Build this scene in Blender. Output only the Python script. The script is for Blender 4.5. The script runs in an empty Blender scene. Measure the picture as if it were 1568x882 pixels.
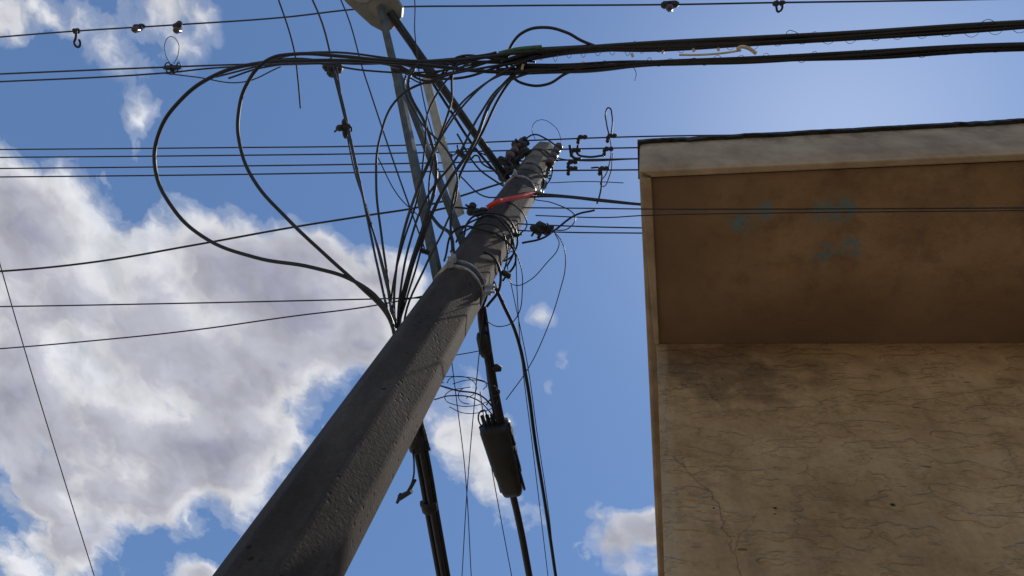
import bpy, bmesh, math, random
from mathutils import Vector, Matrix, noise
random.seed(7)
scene=bpy.context.scene
scene.view_settings.view_transform='Standard'; scene.view_settings.look='None'; scene.view_settings.exposure=0

# ---------------------------------------------------------------- survey station
EYE=Vector((0,0,1.6)); F=1150.0
Zc=Vector((202,-452,F)).normalized()
Xc=Vector((6300,-100,-F)); Xc=(Xc-Zc*Xc.dot(Zc)).normalized()
Yc=Zc.cross(Xc)
def ray(u,v):
    c=Vector((u-784,v-441,F)); return Vector((c.dot(Xc),c.dot(Yc),c.dot(Zc)))
def P(u,v,h):          # bearing + height above eye level -> world point
    r=ray(u,v); return EYE+r*(h/r.z)
def PY(u,v,y):
    r=ray(u,v); return EYE+r*(y/r.y)
def PD(u,v,dist):      # bearing + horizontal distance
    r=ray(u,v); return EYE+r*(dist/math.hypot(r.x,r.y))

# ---------------------------------------------------------------- materials
def new_mat(name):
    m=bpy.data.materials.new(name); m.use_nodes=True
    nt=m.node_tree; return m,nt,nt.nodes['Principled BSDF']
def N(nt,t,**k):
    n=nt.nodes.new(t)
    for a,b in k.items(): setattr(n,a,b)
    return n
def L(nt,a,b): nt.links.new(a,b)
def math_(nt,op,a,b=None,c=None,clamp=False):
    n=N(nt,'ShaderNodeMath',operation=op,use_clamp=clamp)
    for i,x in enumerate((a,b,c)):
        if x is None: continue
        if isinstance(x,(int,float)): n.inputs[i].default_value=x
        else: L(nt,x,n.inputs[i])
    return n.outputs[0]
def vmath(nt,op,a,b=None,s=None):
    n=N(nt,'ShaderNodeVectorMath',operation=op)
    for i,x in enumerate((a,b)):
        if x is None: continue
        if isinstance(x,(tuple,list,Vector)): n.inputs[i].default_value=tuple(x)
        else: L(nt,x,n.inputs[i])
    if s is not None:
        if isinstance(s,(int,float)): n.inputs['Scale'].default_value=s
        else: L(nt,s,n.inputs['Scale'])
    return n.outputs['Value'] if op in('DISTANCE','LENGTH','DOT_PRODUCT') else n.outputs[0]
def noise_(nt,vec,scale,detail=4,rough=.55,color=False,dim='3D'):
    n=N(nt,'ShaderNodeTexNoise',noise_dimensions=dim); n.inputs['Scale'].default_value=scale
    n.inputs['Detail'].default_value=detail; n.inputs['Roughness'].default_value=rough
    if vec is not None: L(nt,vec,n.inputs['Vector'])
    return n.outputs['Color'] if color else n.outputs['Fac']
def ramp(nt,fac,stops,interp='LINEAR'):
    n=N(nt,'ShaderNodeValToRGB'); e=n.color_ramp.elements; n.color_ramp.interpolation=interp
    while len(e)<len(stops): e.new(.5)
    for i,(p,c) in enumerate(stops):
        e[i].position=p; e[i].color=(c,c,c,1) if isinstance(c,(int,float)) else (*c,1)
    L(nt,fac,n.inputs[0]); return n.outputs[0]
def mix(nt,fac,a,b,blend='MIX'):
    n=N(nt,'ShaderNodeMix',data_type='RGBA',blend_type=blend)
    if isinstance(fac,(int,float)): n.inputs[0].default_value=fac
    else: L(nt,fac,n.inputs[0])
    for i,x in ((6,a),(7,b)):
        if isinstance(x,(tuple,list)): n.inputs[i].default_value=(*x,1)
        else: L(nt,x,n.inputs[i])
    return n.outputs[2]
def bump(nt,b,h,strength,dist):
    n=N(nt,'ShaderNodeBump'); n.inputs['Strength'].default_value=strength; n.inputs['Distance'].default_value=dist
    L(nt,h,n.inputs['Height']); L(nt,n.outputs[0],b.inputs['Normal'])
def simple(name,c1,c2,scale=8,rough=.7,metal=0,bmp=0,dist=.004):
    m,nt,b=new_mat(name); pos=N(nt,'ShaderNodeNewGeometry').outputs['Position']
    f=noise_(nt,pos,scale,3)
    L(nt,ramp(nt,f,[(.35,c1),(.65,c2)]),b.inputs['Base Color'])
    b.inputs['Roughness'].default_value=rough; b.inputs['Metallic'].default_value=metal
    if bmp: bump(nt,b,noise_(nt,pos,scale*6,2),bmp,dist)
    return m
M_black=simple('black_cable_sheath',(.007,.007,.009),(.016,.016,.02),9,.5)
M_wire=simple('weathered_conductor',(.015,.015,.019),(.035,.035,.04),12,.6,.1)
M_steel=simple('galvanised_steel',(.05,.06,.06),(.10,.112,.112),14,.7,.2,.2)
M_band=simple('bright_steel_band',(.25,.25,.24),(.5,.5,.48),25,.4,.5,.1)
M_pale=simple('pale_angle_steel',(.28,.28,.26),(.46,.46,.43),10,.6,.1,.2)
M_dark=simple('dark_painted_steel',(.008,.008,.010),(.018,.018,.021),14,.6,0,.2)
M_red=simple('red_strap',(.60,.035,.006),(.72,.06,.01),20,.7)
M_tag=simple('cream_tag',(.5,.42,.28),(.62,.53,.36),30,.6)
M_green=simple('green_sleeve',(.03,.10,.04),(.05,.14,.06),30,.5)
M_porc=simple('brown_porcelain',(.05,.03,.025),(.09,.05,.04),20,.25)
M_lampbody=simple('lamp_housing',(.13,.135,.13),(.2,.205,.2),9,.5,.2)
M_lens=simple('lamp_lens',(.18,.19,.18),(.26,.27,.26),9,.25)
M_asphalt=simple('dusty_concrete_paving',(.22,.19,.15),(.31,.27,.21),3,.9,0,.5,.01)
M_walk=simple('sidewalk_concrete',(.34,.29,.22),(.45,.39,.31),2,.9,0,.3,.005)
M_ground=simple('dry_earth',(.2,.16,.11),(.3,.24,.17),.8,.95,0,.5,.02)
M_tar=simple('tar_edge',(.015,.013,.011),(.045,.038,.03),14,.9,0,.6,.01)
M_paint=simple('yellow_kerb_paint',(.5,.36,.04),(.6,.45,.07),8,.8)

# pole concrete
M_pole,nt,b=new_mat('pole_concrete')
pos=N(nt,'ShaderNodeNewGeometry').outputs['Position']
big=noise_(nt,vmath(nt,'MULTIPLY',pos,(1,1,.35)),5,5,.65)
fine=noise_(nt,pos,70,3,.7)
col=ramp(nt,big,[(.3,(.042,.031,.025)),(.5,(.068,.053,.044)),(.72,(.115,.092,.075))])
sepz=N(nt,'ShaderNodeSeparateXYZ'); L(nt,pos,sepz.inputs[0])
col=mix(nt,math_(nt,'MULTIPLY',ramp(nt,math_(nt,'MULTIPLY_ADD',big,4.0,math_(nt,'SUBTRACT',sepz.outputs[2],9.6)),[(0,0),(1,1)]),.8),col,(.26,.215,.16))  # paler towards the pole top: sunlight there is put into the colour
pits=N(nt,'ShaderNodeTexVoronoi'); pits.inputs['Scale'].default_value=26; L(nt,pos,pits.inputs['Vector'])
pm=math_(nt,'MULTIPLY',ramp(nt,pits.outputs['Distance'],[(.12,1),(.26,0)]),ramp(nt,noise_(nt,pos,3.2,3),[(.47,0),(.57,1)]))
col=mix(nt,math_(nt,'MULTIPLY',pm,.85),col,(.010,.009,.008))
col=mix(nt,.40,col,ramp(nt,fine,[(.3,.35),(.7,1)]),'MULTIPLY')
L(nt,col,b.inputs['Base Color']); b.inputs['Roughness'].default_value=.9; b.inputs['Specular IOR Level'].default_value=.25
hh=math_(nt,'SUBTRACT',fine,math_(nt,'MULTIPLY',pm,1.5)); bump(nt,b,hh,.5,.005)

# building plaster: wall
WY=2.08
def spot_mask(nt,pos,pt,r,soft=.5):
    d=vmath(nt,'DISTANCE',pos,pt)
    return ramp(nt,math_(nt,'DIVIDE',d,r*2),[(.5*(1-soft),1),(.5,0)])
M_wall,nt,b=new_mat('aged_plaster_wall')
pos=N(nt,'ShaderNodeNewGeometry').outputs['Position']
n1=noise_(nt,pos,1.6,5,.62); n2=noise_(nt,pos,6,4,.6); n3=noise_(nt,pos,38,3,.6)
col=ramp(nt,n1,[(.3,(.38,.225,.105)),(.5,(.49,.305,.15)),(.7,(.58,.375,.20))])
col=mix(nt,.38,col,ramp(nt,n2,[(.3,(.45,.37,.28)),(.62,(1,1,1))]),'MULTIPLY')
col=mix(nt,.25,col,ramp(nt,n3,[(.3,(.45,.4,.35)),(.6,(1,1,1))]),'MULTIPLY')
stk=noise_(nt,vmath(nt,'MULTIPLY',pos,(9,1,.8)),1.0,4,.6)
col=mix(nt,math_(nt,'MULTIPLY',ramp(nt,stk,[(.5,0),(.68,1)]),.28),col,(.20,.125,.07))
sep=N(nt,'ShaderNodeSeparateXYZ'); L(nt,pos,sep.inputs[0])
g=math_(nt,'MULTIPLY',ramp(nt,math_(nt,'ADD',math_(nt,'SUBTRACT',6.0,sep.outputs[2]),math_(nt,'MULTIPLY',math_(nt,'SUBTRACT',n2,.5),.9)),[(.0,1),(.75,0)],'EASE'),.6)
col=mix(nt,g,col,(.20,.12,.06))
stain=ramp(nt,math_(nt,'ADD',math_(nt,'MULTIPLY',vmath(nt,'DISTANCE',pos,PY(1110,560,WY)),1.4),math_(nt,'MULTIPLY',math_(nt,'SUBTRACT',n2,.5),1.6)),[(.1,1),(.95,0)],'EASE')
col=mix(nt,math_(nt,'MULTIPLY',stain,.65),col,(.11,.066,.04))
wv=vmath(nt,'SCALE',noise_(nt,pos,3.5,4,.6,True),None,.13)
wp=vmath(nt,'ADD',vmath(nt,'MULTIPLY',pos,(1,1,.33)),wv)
vo=N(nt,'ShaderNodeTexVoronoi',feature='DISTANCE_TO_EDGE'); vo.inputs['Scale'].default_value=2.3; L(nt,wp,vo.inputs['Vector'])
ck=math_(nt,'MULTIPLY',ramp(nt,vo.outputs[0],[(.0,1),(.007,0)]),ramp(nt,sep.outputs[0],[(.35,1),(.5,0)]))
ck=math_(nt,'MULTIPLY',ck,ramp(nt,n1,[(.38,0),(.45,1)]))
col=mix(nt,math_(nt,'MULTIPLY',ck,.6),col,(.10,.06,.04))
nk=N(nt,'ShaderNodeTexVoronoi'); nk.inputs['Scale'].default_value=5; L(nt,vmath(nt,'MULTIPLY',pos,(.55,1,1.6)),nk.inputs['Vector'])
nkm=ramp(nt,nk.outputs['Distance'],[(.035,1),(.06,0)])
col=mix(nt,math_(nt,'MULTIPLY',nkm,.55),col,(.10,.06,.035))
holes=None
for (u,v,r) in ((1187,778,.011),(1367,773,.015),(1093,778,.008),(1187,787,.006),(1106,580,.010)):
    s=spot_mask(nt,pos,PY(u,v,WY),r,.6); holes=s if holes is None else math_(nt,'MAXIMUM',holes,s)
col=mix(nt,holes,col,(.03,.02,.015))
cb=ramp(nt,math_(nt,'ADD',sep.outputs[0],math_(nt,'MULTIPLY',math_(nt,'SUBTRACT',n2,.5),.08)),[(.085,1),(.11,0)])
col=mix(nt,math_(nt,'MULTIPLY',cb,.35),col,(.5,.38,.25))
L(nt,col,b.inputs['Base Color']); b.inputs['Roughness'].default_value=.95; b.inputs['Specular IOR Level'].default_value=.2
n4=noise_(nt,vmath(nt,'ADD',vmath(nt,'MULTIPLY',pos,(1,1,2.0)),wv),5,3,.6)
hsum=math_(nt,'ADD',math_(nt,'MULTIPLY',ramp(nt,n4,[(.5,0),(.58,1)]),.7),math_(nt,'MULTIPLY',n3,.5))
hsum=math_(nt,'SUBTRACT',hsum,math_(nt,'MULTIPLY',nkm,.8)); bump(nt,b,hsum,.9,.02)

# soffit
M_soff,nt,b=new_mat('stained_soffit')
pos=N(nt,'ShaderNodeNewGeometry').outputs['Position']
n1=noise_(nt,pos,1.5,5,.6); n2=noise_(nt,pos,5,4,.65); n3=noise_(nt,pos,60,2)
sep=N(nt,'ShaderNodeSeparateXYZ'); L(nt,pos,sep.inputs[0])
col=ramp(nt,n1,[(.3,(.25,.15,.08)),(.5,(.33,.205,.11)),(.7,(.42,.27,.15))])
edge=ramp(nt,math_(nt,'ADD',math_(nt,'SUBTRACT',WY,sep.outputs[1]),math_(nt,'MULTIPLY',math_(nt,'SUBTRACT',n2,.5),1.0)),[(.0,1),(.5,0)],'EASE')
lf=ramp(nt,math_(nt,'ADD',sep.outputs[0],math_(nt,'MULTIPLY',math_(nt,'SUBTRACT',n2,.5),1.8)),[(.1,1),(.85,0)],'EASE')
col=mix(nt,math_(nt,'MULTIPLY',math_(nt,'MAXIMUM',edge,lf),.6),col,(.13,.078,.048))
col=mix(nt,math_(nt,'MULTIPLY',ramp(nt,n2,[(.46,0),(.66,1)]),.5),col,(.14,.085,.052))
wpos=vmath(nt,'ADD',pos,vmath(nt,'SCALE',vmath(nt,'SUBTRACT',noise_(nt,pos,9,4,.7,True),(.5,.5,.5)),None,.18))
bl=None
for (u,v,r) in ((1135,340,.10),(1172,324,.08),(1260,327,.09),(1292,322,.09),(1262,388,.09),(1305,376,.08)):
    s=spot_mask(nt,wpos,P(u,v,4.4),r,.7); bl=s if bl is None else math_(nt,'MAXIMUM',bl,s)
bl=math_(nt,'MULTIPLY',bl,ramp(nt,noise_(nt,pos,24,3,.6),[(.40,0),(.50,1)]))
col=mix(nt,math_(nt,'MULTIPLY',bl,.85),col,(.13,.23,.25))
L(nt,col,b.inputs['Base Color']); b.inputs['Roughness'].default_value=.95; b.inputs['Specular IOR Level'].default_value=.2
bump(nt,b,math_(nt,'ADD',math_(nt,'MULTIPLY',n2,.6),math_(nt,'MULTIPLY',n3,.3)),.7,.014)
# fascia paint
M_fas,nt,b=new_mat('weathered_cream_fascia')
pos=N(nt,'ShaderNodeNewGeometry').outputs['Position']
n1=noise_(nt,vmath(nt,'MULTIPLY',pos,(1,1,.5)),4,5,.65)
col=ramp(nt,n1,[(.3,(.27,.185,.11)),(.5,(.39,.28,.175)),(.7,(.49,.365,.235))])
sep=N(nt,'ShaderNodeSeparateXYZ'); L(nt,pos,sep.inputs[0])
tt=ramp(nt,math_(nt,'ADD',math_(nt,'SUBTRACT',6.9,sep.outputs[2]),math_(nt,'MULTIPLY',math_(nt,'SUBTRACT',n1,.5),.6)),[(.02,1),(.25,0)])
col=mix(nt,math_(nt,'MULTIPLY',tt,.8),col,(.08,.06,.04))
L(nt,col,b.inputs['Base Color']); b.inputs['Roughness'].default_value=.95; b.inputs['Specular IOR Level'].default_value=.2
bump(nt,b,noise_(nt,pos,25,3,.6),.6,.01)

# ---------------------------------------------------------------- object helpers
def empty(name,loc=(0,0,0)):
    e=bpy.data.objects.new(name,None); e.location=loc; scene.collection.objects.link(e); e.empty_display_size=.3
    return e
def adopt(o,parent):
    if parent:
        o.parent=parent; o.matrix_parent_inverse=Matrix.Translation(parent.location).inverted()
def add_bm(bm,name,mat,parent=None,smooth=False,bevel=0):
    me=bpy.data.meshes.new(name); bmesh.ops.recalc_face_normals(bm,faces=bm.faces); bm.to_mesh(me); bm.free()
    for p in me.polygons: p.use_smooth=smooth
    o=bpy.data.objects.new(name,me); me.materials.append(mat); scene.collection.objects.link(o); adopt(o,parent)
    if bevel:
        md=o.modifiers.new('bev','BEVEL'); md.width=bevel; md.segments=2; md.limit_method='ANGLE'
    return o
def basis(d):
    d=d.normalized(); a=Vector((0,0,1)) if abs(d.z)<.9 else Vector((1,0,0))
    x=a.cross(d).normalized(); return x,d.cross(x)
def lathe(bm,p0,p1,prof,n=12,ph=0):
    d=p1-p0; x,y=basis(d); rings=[]
    for t,r in prof:
        c=p0+d*t
        rings.append([bm.verts.new(c+(x*math.cos(ph+2*math.pi*i/n)+y*math.sin(ph+2*math.pi*i/n))*r) for i in range(n)])
    for a,b_ in zip(rings,rings[1:]):
        for i in range(n): bm.faces.new((a[i],a[(i+1)%n],b_[(i+1)%n],b_[i]))
    bm.faces.new(rings[0][::-1]); bm.faces.new(rings[-1])
def cyl(bm,p0,p1,r0,r1=None,n=10,ph=0): lathe(bm,p0,p1,[(0,r0),(1,r0 if r1 is None else r1)],n,ph)
def box(bm,lo,hi):
    vs=[bm.verts.new((x,y,z)) for x in (lo[0],hi[0]) for y in (lo[1],hi[1]) for z in (lo[2],hi[2])]
    for f in ((0,1,3,2),(4,6,7,5),(0,4,5,1),(2,3,7,6),(0,2,6,4),(1,5,7,3)): bm.faces.new([vs[i] for i in f])
def obox(bm,c,ax,ay,az):
    vs=[bm.verts.new(c+ax*i+ay*j+az*k) for i in (-1,1) for j in (-1,1) for k in (-1,1)]
    for f in ((0,1,3,2),(4,6,7,5),(0,4,5,1),(2,3,7,6),(0,2,6,4),(1,5,7,3)): bm.faces.new([vs[i] for i in f])
def prism(bm,pts,z0,z1):
    a=[bm.verts.new((p[0],p[1],z0)) for p in pts]; b_=[bm.verts.new((p[0],p[1],z1)) for p in pts]
    n=len(pts)
    for i in range(n): bm.faces.new((a[i],a[(i+1)%n],b_[(i+1)%n],b_[i]))
    bm.faces.new(a[::-1]); bm.faces.new(b_)

CUR={}
def curve(key,mat,parent):
    c=bpy.data.curves.new(key,'CURVE'); c.dimensions='3D'; c.bevel_depth=.01; c.bevel_resolution=2; c.resolution_u=8; c.use_fill_caps=True
    c.materials.append(mat); o=bpy.data.objects.new(key,c); scene.collection.objects.link(o); adopt(o,parent)
    CUR[key]=c; return c
def spline(c,pts,r):
    s=c.splines.new('BEZIER'); s.bezier_points.add(len(pts)-1)
    for i,p in enumerate(pts):
        bp=s.bezier_points[i]; bp.co=p; bp.handle_left_type=bp.handle_right_type='AUTO'; bp.radius=r/.01
def wire(key,uv,h0,h1=None,r=.006,e0=0,e1=0,jit=0,off=Vector((0,0,0))):
    if h1 is None: h1=h0
    n=len(uv); pts=[]
    for i,(u,v) in enumerate(uv):
        h=h0+(h1-h0)*i/(n-1); p=P(u,v,h)+off
        if jit and 0<i<n-1: p+=Vector([random.uniform(-jit,jit) for _ in range(3)])
        pts.append(p)
    if e0:
        d=(pts[0]-pts[1]); d.z=0; pts.insert(0,pts[0]+d.normalized()*e0)
    if e1:
        d=(pts[-1]-pts[-2]); d.z=0; pts.append(pts[-1]+d.normalized()*e1)
    spline(CUR[key],pts,r); return pts

# ---------------------------------------------------------------- setting
bm=bmesh.new(); box(bm,(-400,-400,-.5),(400,400,-.012)); add_bm(bm,'ground',M_ground)
bm=bmesh.new(); box(bm,(-120,-7.4,-.2),(120,-.45,0)); add_bm(bm,'street',M_asphalt)
bm=bmesh.new(); box(bm,(-120,-.3,-.2),(120,2.078,.13)); add_bm(bm,'sidewalk',M_walk,bevel=.01)
bm=bmesh.new(); box(bm,(-120,-.448,-.2),(120,-.302,.14)); add_bm(bm,'kerb',M_paint,bevel=.015)

bld=empty('concrete_building',(4,5,0))
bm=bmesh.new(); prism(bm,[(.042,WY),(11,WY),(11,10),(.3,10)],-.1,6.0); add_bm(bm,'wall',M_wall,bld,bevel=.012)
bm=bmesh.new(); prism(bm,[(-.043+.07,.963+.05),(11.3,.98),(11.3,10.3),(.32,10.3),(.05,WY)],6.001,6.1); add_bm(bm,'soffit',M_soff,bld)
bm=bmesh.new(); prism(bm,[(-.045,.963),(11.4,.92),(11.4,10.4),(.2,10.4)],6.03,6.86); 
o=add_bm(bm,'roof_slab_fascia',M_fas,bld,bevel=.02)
bm=bmesh.new(); prism(bm,[(-.043,.965),(11.38,.925),(11.38,.965),(.03,1.005)],5.975,6.035); add_bm(bm,'drip_lip_front',M_fas,bld,bevel=.008)
bm=bmesh.new(); prism(bm,[(-.043,1.007),(.025,1.007),(.060,WY-.002),(.034,WY-.002)],5.975,6.035); add_bm(bm,'drip_lip_side',M_fas,bld,bevel=.008)
bm=bmesh.new(); n=400; pr=None
for i in range(n+1):
    x=-.06+11.4*i/n; y=.962-.043*i/n
    a=noise.noise(Vector((x*5,0,0)))*.025+noise.noise(Vector((x*19,3,0)))*.022
    vs=[bm.verts.new(v) for v in ((x,y-.022-a*.4,6.810+a),(x,y-.02,6.885+a),(x,y+.25,6.9),(x,y+.25,6.84))]
    if pr:
        for k in range(4): bm.faces.new((pr[k],pr[(k+1)%4],vs[(k+1)%4],vs[k]))
    else: bm.faces.new(vs)
    pr=vs
bm.faces.new(pr[::-1]); add_bm(bm,'roof_edge_waterproofing',M_tar,bld)

# ---------------------------------------------------------------- pole
PX,PYY=-1.03,1.45
pole=empty('utility_pole',(PX,PYY,0))
def pr_(h): return .168-.0047*h
bm=bmesh.new()
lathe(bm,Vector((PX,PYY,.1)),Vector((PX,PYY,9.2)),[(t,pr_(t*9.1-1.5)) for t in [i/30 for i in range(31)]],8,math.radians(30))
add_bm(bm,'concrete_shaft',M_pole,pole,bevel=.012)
def pc(h): return Vector((PX,PYY,1.6+h))
FA=math.atan2(-PYY,-PX)   # side of the pole that faces the pavement
bm=bmesh.new(); b3=bmesh.new()
for h,w,tg in ((3.72,.007,b3),(3.80,.006,b3),(4.75,.012,bm),(5.95,.010,b3),(6.5,.018,bm),(7.15,.02,bm)):
    tl=Vector((.0016,.0008,0)) if tg is b3 else Vector((0,0,0))
    lathe(tg,pc(h-w)-tl,pc(h+w)+tl,[(0,pr_(h)+.001),(0.05,pr_(h)+.005),(.95,pr_(h)+.005),(1,pr_(h)+.001)],24)
    for aa in ((.9,) if tg is bm else (-.75,.95)):
        d=Vector((math.cos(FA+aa),math.sin(FA+aa),0)); cyl(tg,pc(h)+d*(pr_(h)),pc(h)+d*(pr_(h)+.06),.008,n=6)
        obox(tg,pc(h)+d*(pr_(h)+.02),d*.02,Vector((-d.y,d.x,0))*.012,Vector((0,0,.02)))
add_bm(bm,'steel_bands',M_steel,pole); add_bm(b3,'bright_bands',M_band,pole)
cur=curve('pole_wrap_cables',M_black,pole)
for k,h in enumerate((4.32,4.45,4.68,5.1,6.2,6.75)):
    pts=[]; rr=pr_(h)+random.uniform(.012,.05); tl=random.uniform(-.16,.16); tp=random.uniform(0,6)
    for i in range(random.randint(7,12)):
        a=tp+i*.5; pts.append(pc(h+tl*math.sin(a)+i*.008)+Vector((math.cos(a),math.sin(a),0))*rr*random.uniform(.97,1.12))
    spline(cur,pts,random.uniform(.004,.010))
cur=curve('red_cable_strap',M_red,pole)
RD=math.hypot(PX,PYY)-.175
spline(cur,[PD(749,317,RD+.05),PD(754,313,RD),PD(770,307,RD-.01),PD(790,303,RD-.01),PD(806,299,RD),PD(817,297,RD+.04)],.018)

# top hardware
bm=bmesh.new(); bk=bmesh.new()
for (sx,sy) in ((-.19,-.12),(.17,-.05)):
    base=pc(6.6)+Vector((sx,sy,0))
    obox(bm,base+Vector((0,0,.45)),Vector((.02,0,0)),Vector((0,.006,0)),Vector((0,0,.5)))
    for k in range(4):
        z=.1+k*.24; q=base+Vector((0,-.04,z))
        lathe(bk,q-Vector((0,0,.045)),q+Vector((0,0,.045)),[(0,.03),(.15,.042),(.35,.04),(.5,.022),(.65,.04),(.85,.042),(1,.03)],12)
        cyl(bm,q-Vector((0,0,.07)),q+Vector((0,0,.07)),.008,n=6)
        obox(bm,q+Vector((0,.02,.065)),Vector((.018,0,0)),Vector((0,.03,0)),Vector((0,0,.003)))
        obox(bm,q+Vector((0,.02,-.065)),Vector((.018,0,0)),Vector((0,.03,0)),Vector((0,0,.003)))
add_bm(bm,'secondary_rack',M_dark,pole); add_bm(bk,'spool_insulators',M_porc,pole,True)
bm=bmesh.new()
for (u,v,h,s) in ((775,265,6.6,.09),(788,252,6.9,.09),(800,235,7.1,.08),(785,282,6.1,.07),(772,248,6.5,.07),(795,222,7.2,.08),(805,216,7.3,.05),(780,235,6.9,.06),(735,325,5.0,.06),(722,320,5.0,.05),(705,235,6.0,.045),(690,238,6.0,.03),(833,283,6.5,.05),(820,352,4.4,.04),(832,350,4.5,.06),(842,348,4.5,.03),(775,420,4.0,.035),(650,385,4.0,.03),(835,268,6.8,.05)):
    p=P(u,v,h); d=Vector([random.uniform(-1,1) for _ in range(3)]).normalized()
    lathe(bm,p-d*s,p+d*s,[(0,s*.25),(.1,s*.5),(.4,s*.55),(.5,s*.42),(.6,s*.6),(.9,s*.5),(1,s*.2)],8)
    e=d.orthogonal().normalized(); cyl(bm,p,p+e*s*1.2,s*.22,s*.15,8)
add_bm(bm,'clamps_and_splices',M_dark,pole)

# ---------------------------------------------------------------- street lamp & arms
lamp=empty('street_lamp',P(575,0,6.2))
bm=bmesh.new(); 
def tube(bm,a,b_,w,w2=None):
    d=(b_-a); x,y=basis(d); obox(bm,(a+b_)/2,x*w,y*(w2 or w),d/2)
tube(bm,P(582,10,6.15),P(610,130,5.5),.023); tube(bm,P(609.5,128,5.5),P(672,432,3.95),.025)
add_bm(bm,'support_arm',M_steel,lamp,bevel=.004)
bm=bmesh.new(); tube(bm,P(603,95,5.9),P(715,388,4.35),.021); add_bm(bm,'brace_arm',M_steel,lamp,bevel=.004)
bm=bmesh.new(); tube(bm,P(652,118,6.0),P(704,330,5.0),.036,.010); 
add_bm(bm,'pale_angle_bracket',M_pale,lamp,bevel=.002)
bm=bmesh.new(); cyl(bm,P(596,18,6.15),P(786,288,6.35),.034,n=12); add_bm(bm,'lamp_arm_pipe',M_dark,lamp,True)
hc=P(574,2,6.2); ax=(P(545,-30,6.2)-P(600,25,6.2)).normalized(); ay=Vector((0,0,1)).cross(ax).normalized(); az=Vector((0,0,1))
bm=bmesh.new(); rings=[]
for t,w,hgt in ((-.24,.07,.05),(-.20,.13,.07),(-.1,.16,.09),(.15,.17,.1),(.4,.15,.09),(.48,.08,.05)):
    ring=[]
    for i in range(16):
        a=2*math.pi*i/16; cz=math.sin(a); ring.append(bm.verts.new(hc+ax*t+ay*w*math.copysign(abs(math.cos(a))**.4,math.cos(a))+az*(hgt*max(cz,-.4))))
    rings.append(ring)
for r1,r2 in zip(rings,rings[1:]):
    for i in range(16): bm.faces.new((r1[i],r1[(i+1)%16],r2[(i+1)%16],r2[i]))
bm.faces.new(rings[0]); bm.faces.new(rings[-1][::-1]); add_bm(bm,'luminaire_housing',M_lampbody,lamp,bevel=.006)
bm=bmesh.new(); bmesh.ops.create_uvsphere(bm,u_segments=16,v_segments=8,radius=1)
bmesh.ops.transform(bm,matrix=Matrix.Translation(hc+ax*.2-az*.04)@Matrix((ax,ay,az)).transposed().to_4x4()@Matrix.Diagonal((.19,.12,.035,1)),verts=bm.verts)
add_bm(bm,'lens',M_lens,lamp,True)

# ---------------------------------------------------------------- power lines
pl=empty('power_lines',pc(7))
K='secondary_conductors'; curve(K,M_wire,pl)
for (l,m_,rr,h) in ((229,224,209,7.5),(241,236,226,7.3),(258,252,243,7.1),(271,265,260,6.9)):
    wire(K,[(0,l),(300,(l*1.0+m_)/2),(640,m_-2),(800,(m_+rr)/2-1),(985,rr),(1300,rr-3)],h,r=.0075,e0=30,e1=30)
K='primary_conductors'; curve(K,M_wire,pl)
wire(K,[(-40,60),(110,48),(270,38),(430,27),(560,13),(760,9),(1025,7),(1190,4),(1400,1),(1640,-4)],7.4,r=.008,e0=30,e1=30)
wire(K,[(-40,127),(250,112),(330,104),(470,98),(640,95)],5.9,r=.007,e0=30)
wire(K,[(-40,115),(250,103),(400,98),(520,97)],5.8,r=.007,e0=30)
wire(K,[(250,112),(300,118),(370,126),(430,102)],5.8,r=.005)
wire(K,[(-40,418),(130,403),(300,375),(450,348),(560,330),(650,316),(770,280)],5.2,6.2,r=.009,e0=30,jit=.004)
wire(K,[(-40,470),(300,464),(480,460),(650,456)],3.7,3.8,r=.0045,e0=30)
wire(K,[(-40,537),(150,521),(300,505),(450,484),(560,470),(655,452)],3.7,3.9,r=.0045,e0=30)
wire(K,[(-10,370),(45,560),(100,740),(150,900)],3.4,r=.003,e0=20,e1=20)
K='cross_street_conductors'; curve(K,M_wire,pl)
wire(K,[(420,-20),(450,75),(456,120),(460,166)],6.0,r=.007,e0=20)
wire(K,[(468,-20),(515,120),(545,250),(570,370),(592,470)],6.2,3.6,r=.008,e0=20)
wire(K,[(512,-20),(560,120),(600,240),(650,380)],6.2,4.4,r=.006,e0=20)
wire(K,[(505,90),(530,190),(555,300),(585,400),(600,480)],5.8,3.5,r=.007)
wire(K,[(515,100),(540,250),(565,330),(590,430),(606,490)],5.6,3.4,r=.006)
wire(K,[(632,-20),(636,60),(655,180),(700,300)],6.5,5.4,r=.005,e0=20)
K='building_side_conductors'; curve(K,M_wire,pl)
wire(K,[(800,296),(850,299),(920,306),(985,313),(1100,318)],5.6,r=.010,e1=15)
wire(K,[(800,302),(850,301),(930,309),(1000,315),(1100,321)],5.5,r=.008,e1=15)
wire(K,[(800,318),(900,319),(985,320),(1200,320),(1600,318)],4.15,r=.004,e1=20)
wire(K,[(820,330),(930,333),(985,330),(1200,326),(1600,322)],4.12,r=.0035,e1=20)
wire(K,[(780,342),(840,345),(985,349),(1100,350)],5.0,r=.005,e1=15)
wire(K,[(780,352),(840,355),(985,357),(1100,358)],5.0,r=.005,e1=15)
wire(K,[(845,240),(870,245),(985,243)],7.05,r=.006)
wire(K,[(842,280),(900,278),(955,280)],6.5,r=.004)
bm=bmesh.new()
def clamp(u,v,h,du,dv,s):
    p=P(u,v,h); q=P(u+du,v+dv,h); lathe(bm,p,q,[(0,s*.5),(.15,s),(.45,s*.9),(.5,s*.55),(.6,s),(.85,s*.9),(1,s*.4)],8)
K='jumpers_and_hooks'; curve(K,M_black,pl)
clamp(112,48,7.4,10,-1,.03); wire(K,[(117,44),(116,58),(114,66),(118,72),(123,68),(121,60)],7.35,r=.012)
clamp(204,42,7.4,18,-2,.03); clamp(266,42,7.4,12,-8,.03); clamp(274,34,7.35,0,16,.035); clamp(213,38,7.35,3,9,.03)
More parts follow.
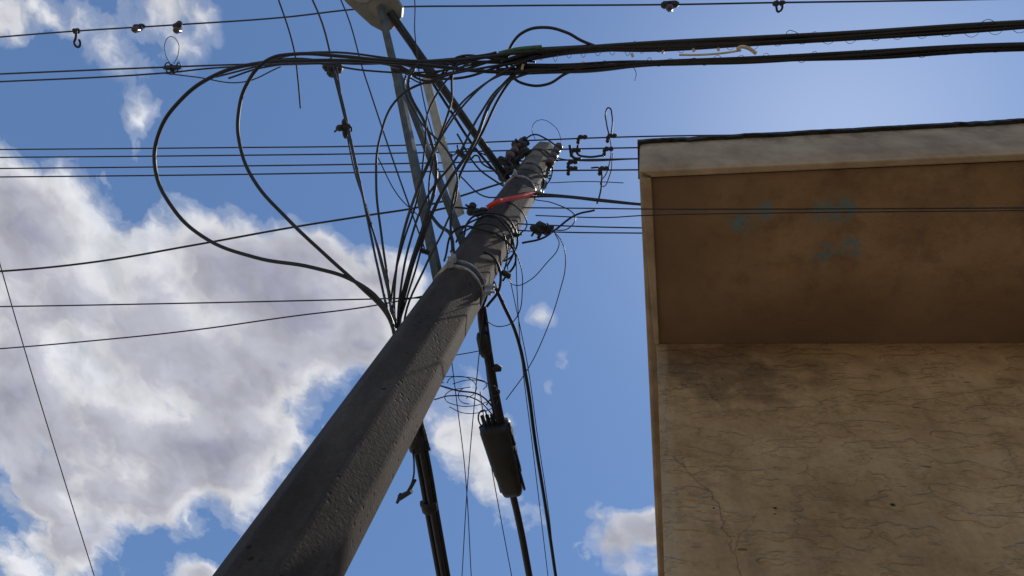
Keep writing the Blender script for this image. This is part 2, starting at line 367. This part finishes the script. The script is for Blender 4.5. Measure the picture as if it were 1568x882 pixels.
clamp(1012,8,7.4,28,-2,.035); clamp(1025,1,7.4,0,9,.03); clamp(1183,6,7.4,20,-2,.025); wire(K,[(1190,0),(1189,12),(1192,18),(1197,14),(1198,6)],7.3,r=.01)
clamp(250,104,5.85,28,-1,.02); clamp(262,98,5.85,2,14,.018)
wire(K,[(262,100),(254,85),(253,65),(262,56),(272,64),(273,82),(266,98)],5.85,r=.003)
wire(K,[(250,104),(258,96),(266,108),(274,96),(262,114),(254,108)],5.85,r=.005)
clamp(502,105,5.7,22,-2,.05); clamp(510,90,5.7,4,30,.04); clamp(496,98,5.7,14,20,.03); clamp(520,92,5.7,-10,26,.03)
clamp(515,197,5.2,22,-4,.025); clamp(527,182,5.2,2,30,.022); wire(K,[(512,202),(524,194),(538,200),(530,190),(518,196)],5.2,r=.007)
for (u,v,h) in ((885,210,7.4),(930,208,7.4),(875,230,7.2),(925,228,7.2),(870,248,7.1),(918,258,6.9),(870,258,6.9)):
    clamp(u,v,h,15,0,.024); clamp(u+1,v,h,-1,11,.020)
wire(K,[(885,222),(884,235),(898,240),(925,238)],7.2,r=.011)
wire(K,[(872,222),(878,241),(890,243)],7.1,r=.013); wire(K,[(905,257),(918,258),(921,280),(918,300),(914,312)],6.9,r=.008)
wire(K,[(933,208),(929,190),(928,170),(932,165),(937,176),(936,208)],7.4,r=.007)
wire(K,[(933,208),(936,230),(930,262),(922,285),(933,270),(938,235)],7.2,r=.005)
wire(K,[(820,215),(815,195),(825,184),(845,190),(858,210),(856,232),(838,248)],7.4,r=.003)
wire(K,[(805,212),(818,206),(835,212),(850,222)],7.4,r=.008)
add_bm(bm,'line_clamps',M_dark,pl,True)
bm=bmesh.new()
for (u,v,h) in ((213,45,7.3),(276,46,7.3),(1025,12,7.3)):
    p=P(u,v,h); lathe(bm,p,p-Vector((0,0,.10)),[(0,.02),(.2,.03),(.5,.025),(.7,.035),(1,.02)],10)
add_bm(bm,'pin_insulators',M_porc,pl,True)

# ---------------------------------------------------------------- telecom cables
tc=empty('telephone_cables',P(800,95,4.6))
K='cable_bundle'; curve(K,M_black,tc)
B=4.7
def bundle(pts,n,r,spread,h=B,e0=0,e1=0,h1=None):
    for k in range(n):
        off=Vector((0,random.uniform(-spread,spread),random.uniform(-spread,spread)))
        wire(K,[(u,v+random.uniform(-2,2)) for u,v in pts],h,h1,r=r*random.uniform(.75,1.2),e0=e0,e1=e1,off=off)
bundle([(1640,33),(1500,39),(1300,52),(1150,61),(1000,68),(900,74),(820,84),(770,96)],6,.011,.018,e0=25)
bundle([(1640,36),(1500,44),(1300,58),(1150,67),(1000,74),(900,76),(830,80)],4,.011,.014,e0=25)
bundle([(1640,66),(1500,70),(1300,84),(1150,92),(1000,97),(900,106),(830,108),(760,110)],3,.0105,.012,e0=25)
bundle([(1640,74),(1500,76),(1350,86),(1200,92),(1050,95),(950,96),(860,100),(790,98)],3,.0095,.012,e0=25)
K2='lashing_wire'; curve(K2,M_wire,tc)
for (pts,r) in (([(1600,40),(1300,57),(1000,72),(820,86)],.028),([(1600,71),(1300,85),(1000,96),(820,106)],.020)):
    ps=[P(u,v,B) for u,v in pts]; out=[]
    for s in range(3):
        for i in range(34):
            t=i/34; c=ps[s].lerp(ps[s+1],t); a=(s*34+i)*1.5; q=r*random.choice([.9,1,1,1.1,1.5]); out.append(c+Vector((0,math.cos(a),math.sin(a)))*q)
    spline(CUR[K2],out,.0014)
wire(K2,[(968,100),(974,112),(972,124)],B,r=.002)
wire(K2,[(1204,56),(1206,48),(1218,49),(1226,56)],B-.03,r=.0018); wire(K2,[(1500,36),(1512,30),(1526,35)],B-.03,r=.0018)
K3='tag_ties'; curve(K3,M_tag,tc)
for (u,v) in ((968,84),(1015,80),(1062,77),(1100,76),(893,95),(800,103)):
    q=P(u,v,B-.06); d=Vector((random.uniform(-.3,.3),random.uniform(-1,1),random.uniform(-.3,.3)))*.018; spline(CUR[K3],[q-d*1.3,q,q+d],.008)
wire(K3,[(1128,76),(1134,72),(1146,74),(1158,82)],B-.07,r=.010); wire(K3,[(1040,84),(1070,84),(1110,81),(1135,77)],B-.07,r=.006)
K4='green_sleeves'; curve(K4,M_green,tc)
wire(K4,[(764,82),(790,76),(830,72)],B-.06,r=.013); 
K='loop_cables'; curve(K,M_black,tc)
wire(K,[(775,92),(785,66),(802,49),(832,42),(868,50),(890,62),(915,72)],B,r=.009)
wire(K,[(775,100),(785,118),(805,129),(838,129),(868,112),(915,98)],B,r=.0085)
wire(K,[(900,72),(800,80),(700,92),(600,93),(520,86),(450,83),(410,92),(380,125),(365,175),(368,225),(388,275),(440,335),(500,392),(555,442),(590,478),(604,510),(620,580),(645,680)],B,3.3,r=.0105)
wire(K,[(860,106),(760,110),(650,100),(560,94),(470,93),(390,98),(330,115),(275,155),(243,205),(238,260),(262,315),(310,362),(390,394),(480,410),(545,432),(585,465),(602,500),(618,570),(640,670)],B,3.35,r=.0115)
wire(K,[(850,84),(760,92),(660,110),(560,108),(480,97),(400,104),(350,120)],B,r=.006)
wire(K,[(820,95),(740,88),(650,93),(540,98),(440,90),(400,100),(330,118)],B,r=.006)
wire(K,[(900,70),(790,78),(690,97),(620,92),(500,80),(430,88),(395,103)],B,r=.007)
fans=[
 [(800,95),(740,104),(670,120),(610,150),(582,210),(576,280),(584,360),(594,430),(603,500)],
 [(830,82),(770,110),(720,150),(670,220),(635,300),(612,380),(604,450),(606,505)],
 [(820,108),(770,130),(735,175),(700,240),(655,300),(628,370),(614,440),(610,505)],
 [(800,100),(755,150),(725,220),(680,290),(648,360),(625,430),(612,505)],
 [(780,85),(720,95),(660,160),(650,230),(640,300),(615,380),(600,450),(600,500)],
 [(760,80),(700,100),(690,160),(665,230),(640,290),(620,350),(606,420),(606,500)],
 [(790,105),(740,130),(690,180),(660,260),(655,330),(640,400),(622,460),(612,505)],
 [(640,95),(625,130),(655,200),(668,270),(650,340),(625,420),(610,500)],
 [(700,100),(650,96),(620,120),(640,180),(690,240),(700,290),(680,350),(655,400),(618,500)],
 [(810,90),(770,140),(740,200),(700,280),(690,340),(695,385)],
 [(770,100),(700,120),(640,115),(600,100),(540,94)],
]
for i,f in enumerate(fans): 
    end=4.2 if i==9 else (B if i==10 else 3.3)
    ext=[] if i>8 else [(625+i,590),(650+i,690)]
    wire(K,f+ext,B,end,r=random.choice([.007,.008,.010,.006]))
for i in range(5):
    wire(K,[(820-i*8,88+i*4),(760+i*5,100+random.uniform(-12,12)),(700,100+random.uniform(-15,15)),(660-i*4,112+random.uniform(-12,20)),(600,95+random.uniform(-8,14))],B,r=random.choice([.005,.007,.009]))
wire(K,[(640,280),(655,320),(672,345),(690,360),(694,395)],4.8,4.3,r=.012)
wire(K,[(612,40),(640,90),(690,170),(730,230),(770,275)],6.1,6.4,r=.012)
K='service_drops'; curve(K,M_black,tc)
wire(K,[(700,222),(706,240),(718,245),(730,238),(738,250),(760,262)],6.3,r=.008)
wire(K,[(690,240),(715,228),(740,236),(775,250)],6.3,r=.006)
wire(K,[(700,205),(730,255),(755,275),(780,290)],6.0,6.3,r=.008)
wire(K,[(705,270),(740,300),(770,300),(790,290)],5.5,6,r=.006)
wire(K,[(640,330),(690,318),(730,322),(760,330)],5.0,r=.008)
wire(K,[(680,400),(700,350),(740,352),(770,365),(790,395),(770,430)],4.4,r=.007)
wire(K,[(690,385),(720,390),(742,386),(760,400),(765,440),(745,470)],4.2,3.9,r=.008)
wire(K,[(735,480),(745,455),(752,420),(748,385),(738,360)],3.9,4.6,r=.010)
wire(K,[(820,306),(850,312),(880,330),(870,350),(840,352)],5.4,4.5,r=.004)
wire(K,[(910,322),(880,330),(850,352),(830,365),(800,372)],4.9,4.4,r=.007)
wire(K,[(752,425),(770,465),(790,510),(806,580),(820,680),(836,780),(852,890)],4.1,4.1,r=.0115,e1=25)
wire(K,[(790,390),(792,450),(798,540),(815,680),(840,890)],4.3,r=.003,e1=25)
wire(K,[(775,400),(790,470),(808,560),(822,660),(842,800),(850,890)],4.3,r=.003,e1=25)
wire(K,[(690,540),(700,620),(712,720),(722,890)],3.8,r=.003,e1=25)
wire(K,[(740,480),(730,580),(716,740),(707,890)],3.8,r=.003,e1=25)
wire(K,[(735,600),(750,700),(768,800),(785,890)],3.8,r=.003,e1=25)
wire(K,[(640,330),(610,300),(578,240)],4.8,r=.004)
wire(K,[(845,352),(860,370),(866,400),(856,450),(835,510),(810,562),(775,612)],4.4,4.0,r=.003)
wire(K,[(850,358),(856,375),(835,405),(810,430),(790,437),(776,425)],4.4,4.1,r=.003)
wire(K,[(770,400),(785,385),(795,400),(800,440),(788,490),(765,500),(745,492)],4.2,3.8,r=.003)
for k in range(5):
    c0=(712+random.uniform(-12,16),592+random.uniform(-14,14)); a0=random.uniform(0,6); ra=random.uniform(18,42); rb=random.uniform(8,22)
    wire(K,[(c0[0]+ra*math.cos(a0+j*.75),c0[1]+rb*math.sin(a0+j*.75)+j*2) for j in range(random.randint(4,8))],3.8,r=.0026)
wire(K,[(672,590),(700,598),(735,605),(760,630)],3.8,r=.005); wire(K,[(690,545),(720,540),(745,535)],3.8,r=.003)
wire(K,[(665,612),(690,606),(730,612),(755,636)],3.8,r=.004); wire(K,[(745,620),(752,610),(765,600),(755,590)],3.8,r=.004)
K='main_trunk_cable'; curve(K,M_black,tc)
for off in ((0,0,0),(.024,0,.01),(-.022,0,-.005),(.0,.0,.032),(.012,0,-.02)):
    wire(K,[(612,560),(630,630),(646,700),(662,790),(680,890)],3.3,r=.017,e1=25,off=Vector(off))
bm=bmesh.new()
def lane_lathe(bm,a,b_,prof,h,n=12): lathe(bm,P(*a,h),P(*b_,h),prof,n)
lane_lathe(bm,(636,668),(640,690),[(0,.04),(.1,.045),(.9,.045),(1,.04)],3.3); lane_lathe(bm,(656,768),(659,782),[(0,.042),(.1,.046),(.9,.046),(1,.04)],3.3)
cyl(bm,P(645,772,3.3),P(660,770,3.3),.02); add_bm(bm,'cable_collars',M_dark,tc,True)
K='clip_tail'; curve(K,M_black,tc); wire(K,[(632,690),(634,710),(632,735),(622,756)],3.25,r=.005)
bm=bmesh.new(); cyl(bm,P(630,752,3.25),P(612,762,3.25),.013,.018,8); cyl(bm,P(614,757,3.25),P(608,770,3.25),.012,.008,8); cyl(bm,P(636,735,3.25),P(628,748,3.25),.008,.010,8); add_bm(bm,'drop_clip',M_dark,tc)

# splice closure
sc=empty('cable_splice_closure',P(768,700,3.8))
K='closure_cables'; curve(K,M_black,sc); H=3.85
wire(K,[(736,468),(738,500),(746,545),(756,600),(766,650)],H,r=.022)
wire(K,[(730,460),(742,520),(748,580),(758,640)],H,r=.010); wire(K,[(742,470),(752,540),(762,600),(772,650)],H,r=.009)
wire(K,[(783,748),(795,800),(812,890)],H,r=.023,e1=25); 
wire(K,[(746,640),(740,628),(742,655),(752,640),(760,650)],H,r=.005)
a=P(757,650,H); b_=P(786,754,H); d=(b_-a).normalized(); x=d.cross(Vector((0,0,1))).normalized(); z=x.cross(d)
Ln=(b_-a).length
bm=bmesh.new(); rings=[]
for t,w,hg in ((-.02,.04,.05),(0,.084,.075),(.05,.092,.08),(.5,.084,.075),(.93,.066,.062),(1.0,.058,.052),(1.02,.035,.035)):
    ring=[]
    for i in range(24):
        an=2*math.pi*i/24; cx=math.copysign(abs(math.cos(an))**.5,math.cos(an)); cz=math.copysign(abs(math.sin(an))**.5,math.sin(an))
        ring.append(bm.verts.new(a+d*Ln*t+x*w*cx+z*hg*cz))
    rings.append(ring)
for r1,r2 in zip(rings,rings[1:]):
    for i in range(24): bm.faces.new((r1[i],r1[(i+1)%24],r2[(i+1)%24],r2[i]))
bm.faces.new(rings[0]); bm.faces.new(rings[-1][::-1]); add_bm(bm,'housing',M_black,sc,True)
bm=bmesh.new()
for s in (-1,1):
    for t in (0,.33,.66):
        obox(bm,a+d*Ln*(t+.16)+x*s*(.092-.024*t),x*.006,d*Ln*.158,z*.010)
    for t in (.12,.4,.68):
        obox(bm,a+d*Ln*t+x*s*(.094-.024*t),x*.007,d*.02,z*.022)
for i in range(5): cyl(bm,a-d*.07+x*(i-2)*.03,a+x*(i-2)*.03,.013,n=8)
add_bm(bm,'flange_and_latches',M_dark,sc,bevel=.002)
bm=bmesh.new(); lane_lathe(bm,(738,510),(745,545),[(0,.03),(.2,.04),(.8,.04),(1,.03)],H); lane_lathe(bm,(752,562),(768,565),[(0,.015),(.5,.025),(1,.015)],H)
add_bm(bm,'cable_sleeve',M_dark,sc,True)

# ---------------------------------------------------------------- light
S=ray(1290,222).normalized()
sun=bpy.data.lights.new('sun','SUN'); sun.energy=3.4; sun.angle=math.radians(.5); sun.color=(1,.92,.80)
so=bpy.data.objects.new('sun',sun); scene.collection.objects.link(so); so.rotation_euler=S.to_track_quat('Z','Y').to_euler()
w=bpy.data.worlds.new('World'); scene.world=w; w.use_nodes=True; nt=w.node_tree
try: w.cycles.sampling_method='MANUAL'; w.cycles.sample_map_resolution=256
except Exception as ex: print(ex)
bg=nt.nodes['Background']; bg.inputs['Strength'].default_value=.12
sky=N(nt,'ShaderNodeTexSky',sky_type='NISHITA'); sky.sun_disc=False; sky.sun_elevation=math.asin(S.z); sky.sun_rotation=math.atan2(S.x,S.y)
sky.altitude=200; sky.air_density=1.2; sky.dust_density=.28; sky.ozone_density=2.8
gen=N(nt,'ShaderNodeTexCoord').outputs['Generated']
sep=N(nt,'ShaderNodeSeparateXYZ'); L(nt,gen,sep.inputs[0])
zz=math_(nt,'MAXIMUM',sep.outputs[2],.05)
cmb=N(nt,'ShaderNodeCombineXYZ'); L(nt,math_(nt,'DIVIDE',sep.outputs[0],zz),cmb.inputs[0]); L(nt,math_(nt,'DIVIDE',sep.outputs[1],zz),cmb.inputs[1])
p=cmb.outputs[0]
def pl2(u,v): r=ray(u,v); return Vector((r.x/r.z,r.y/r.z,0))
wv=vmath(nt,'SCALE',vmath(nt,'SUBTRACT',noise_(nt,p,5,2,.5,True,'2D'),(.5,.5,.5)),None,.12)
wv=vmath(nt,'MULTIPLY',wv,(1,1,0)); pw=vmath(nt,'ADD',p,wv)
blobs=[(20,330,110,1),(110,420,130,1.2),(60,560,160,1.1),(250,480,130,1),(370,435,120,1),(470,450,100,1),(570,440,75,.9),(620,450,40,.6),(550,510,60,.6),
 (400,570,130,1.05),(310,690,130,1.1),(150,650,140,1.1),(40,700,90,.9),(190,765,70,.8),(80,860,100,1),(300,880,40,.85),
 (60,10,60,.62),(150,50,60,.6),(250,0,80,.85),(10,50,50,.6),(215,180,50,.45),
 (805,490,24,.45),(838,580,36,.6),(700,640,75,.75),(730,705,75,.7),(800,790,65,.65),
 (955,845,65,.95),(998,800,40,.65)]
tot=None
for (u,v,r,wt) in blobs:
    c=pl2(u,v); rr=((pl2(u+r,v)-c).length+(pl2(u,v+r)-c).length)/2*1.3
    d=math_(nt,'MULTIPLY_ADD',vmath(nt,'DISTANCE',pw,c),-wt/rr,wt,clamp=True)
    tot=d if tot is None else math_(nt,'ADD',tot,d)
tot=math_(nt,'MINIMUM',tot,1.0)
def puff(vec,dt,vd):
    n_=noise_(nt,vec,8,dt,.56,False,'2D')
    vv=N(nt,'ShaderNodeTexVoronoi',voronoi_dimensions='2D'); vv.inputs['Scale'].default_value=13; vv.inputs['Detail'].default_value=vd; vv.inputs['Roughness'].default_value=.5; vv.normalize=True
    L(nt,vec,vv.inputs['Vector'])
    return math_(nt,'MULTIPLY_ADD',math_(nt,'SUBTRACT',.42,vv.outputs['Distance']),.30,n_)
w2=vmath(nt,'MULTIPLY',vmath(nt,'SCALE',vmath(nt,'SUBTRACT',noise_(nt,p,16,3,.6,True,'2D'),(.5,.5,.5)),None,.045),(1,1,0))
pq=vmath(nt,'ADD',p,w2)
f1=puff(pq,7,2); toS=vmath(nt,'SCALE',vmath(nt,'NORMALIZE',vmath(nt,'SUBTRACT',tuple(Vector((S.x/S.z,S.y/S.z,0))),p)),None,.035)
f2=puff(vmath(nt,'ADD',pq,toS),3,1)
den=math_(nt,'MULTIPLY_ADD',math_(nt,'SUBTRACT',f1,.5),1.6,tot); den=math_(nt,'SUBTRACT',den,.28)
alpha=ramp(nt,den,[(-0.0,0),(.12,.22),(.50,1)],'EASE')
alpha=math_(nt,'MULTIPLY',alpha,ramp(nt,tot,[(.0,0),(.15,1)]))
big=noise_(nt,p,3.0,3,.5,False,'2D')
thin=ramp(nt,math_(nt,'ADD',math_(nt,'MULTIPLY',den,.75),math_(nt,'MULTIPLY',math_(nt,'SUBTRACT',big,.5),1.3)),[(.1,(.82,.85,.93)),(.35,(.86,.87,.92)),(.6,(.58,.59,.68)),(.95,(.40,.41,.52))],'EASE')
rel=math_(nt,'MULTIPLY_ADD',math_(nt,'SUBTRACT',f1,f2),.9,1.0); shade=math_(nt,'MINIMUM',math_(nt,'MAXIMUM',rel,.82),1.2)
ccol=vmath(nt,'SCALE',thin,None,math_(nt,'MULTIPLY',shade,6.6))
skyc=mix(nt,1.0,sky.outputs[0],(.82,.94,1.05),'MULTIPLY')
final=mix(nt,alpha,skyc,ccol)
L(nt,final,bg.inputs['Color'])

# ---------------------------------------------------------------- camera
cam=bpy.data.cameras.new('camera'); cam.sensor_width=36; cam.lens=36*F/1568; cam.clip_end=2000; cam.clip_start=.05
co=bpy.data.objects.new('camera',cam); scene.collection.objects.link(co)
R=Matrix(((Xc.x,-Xc.y,-Xc.z),(Yc.x,-Yc.y,-Yc.z),(Zc.x,-Zc.y,-Zc.z)))
co.matrix_world=Matrix.Translation(EYE)@R.to_4x4(); scene.camera=co
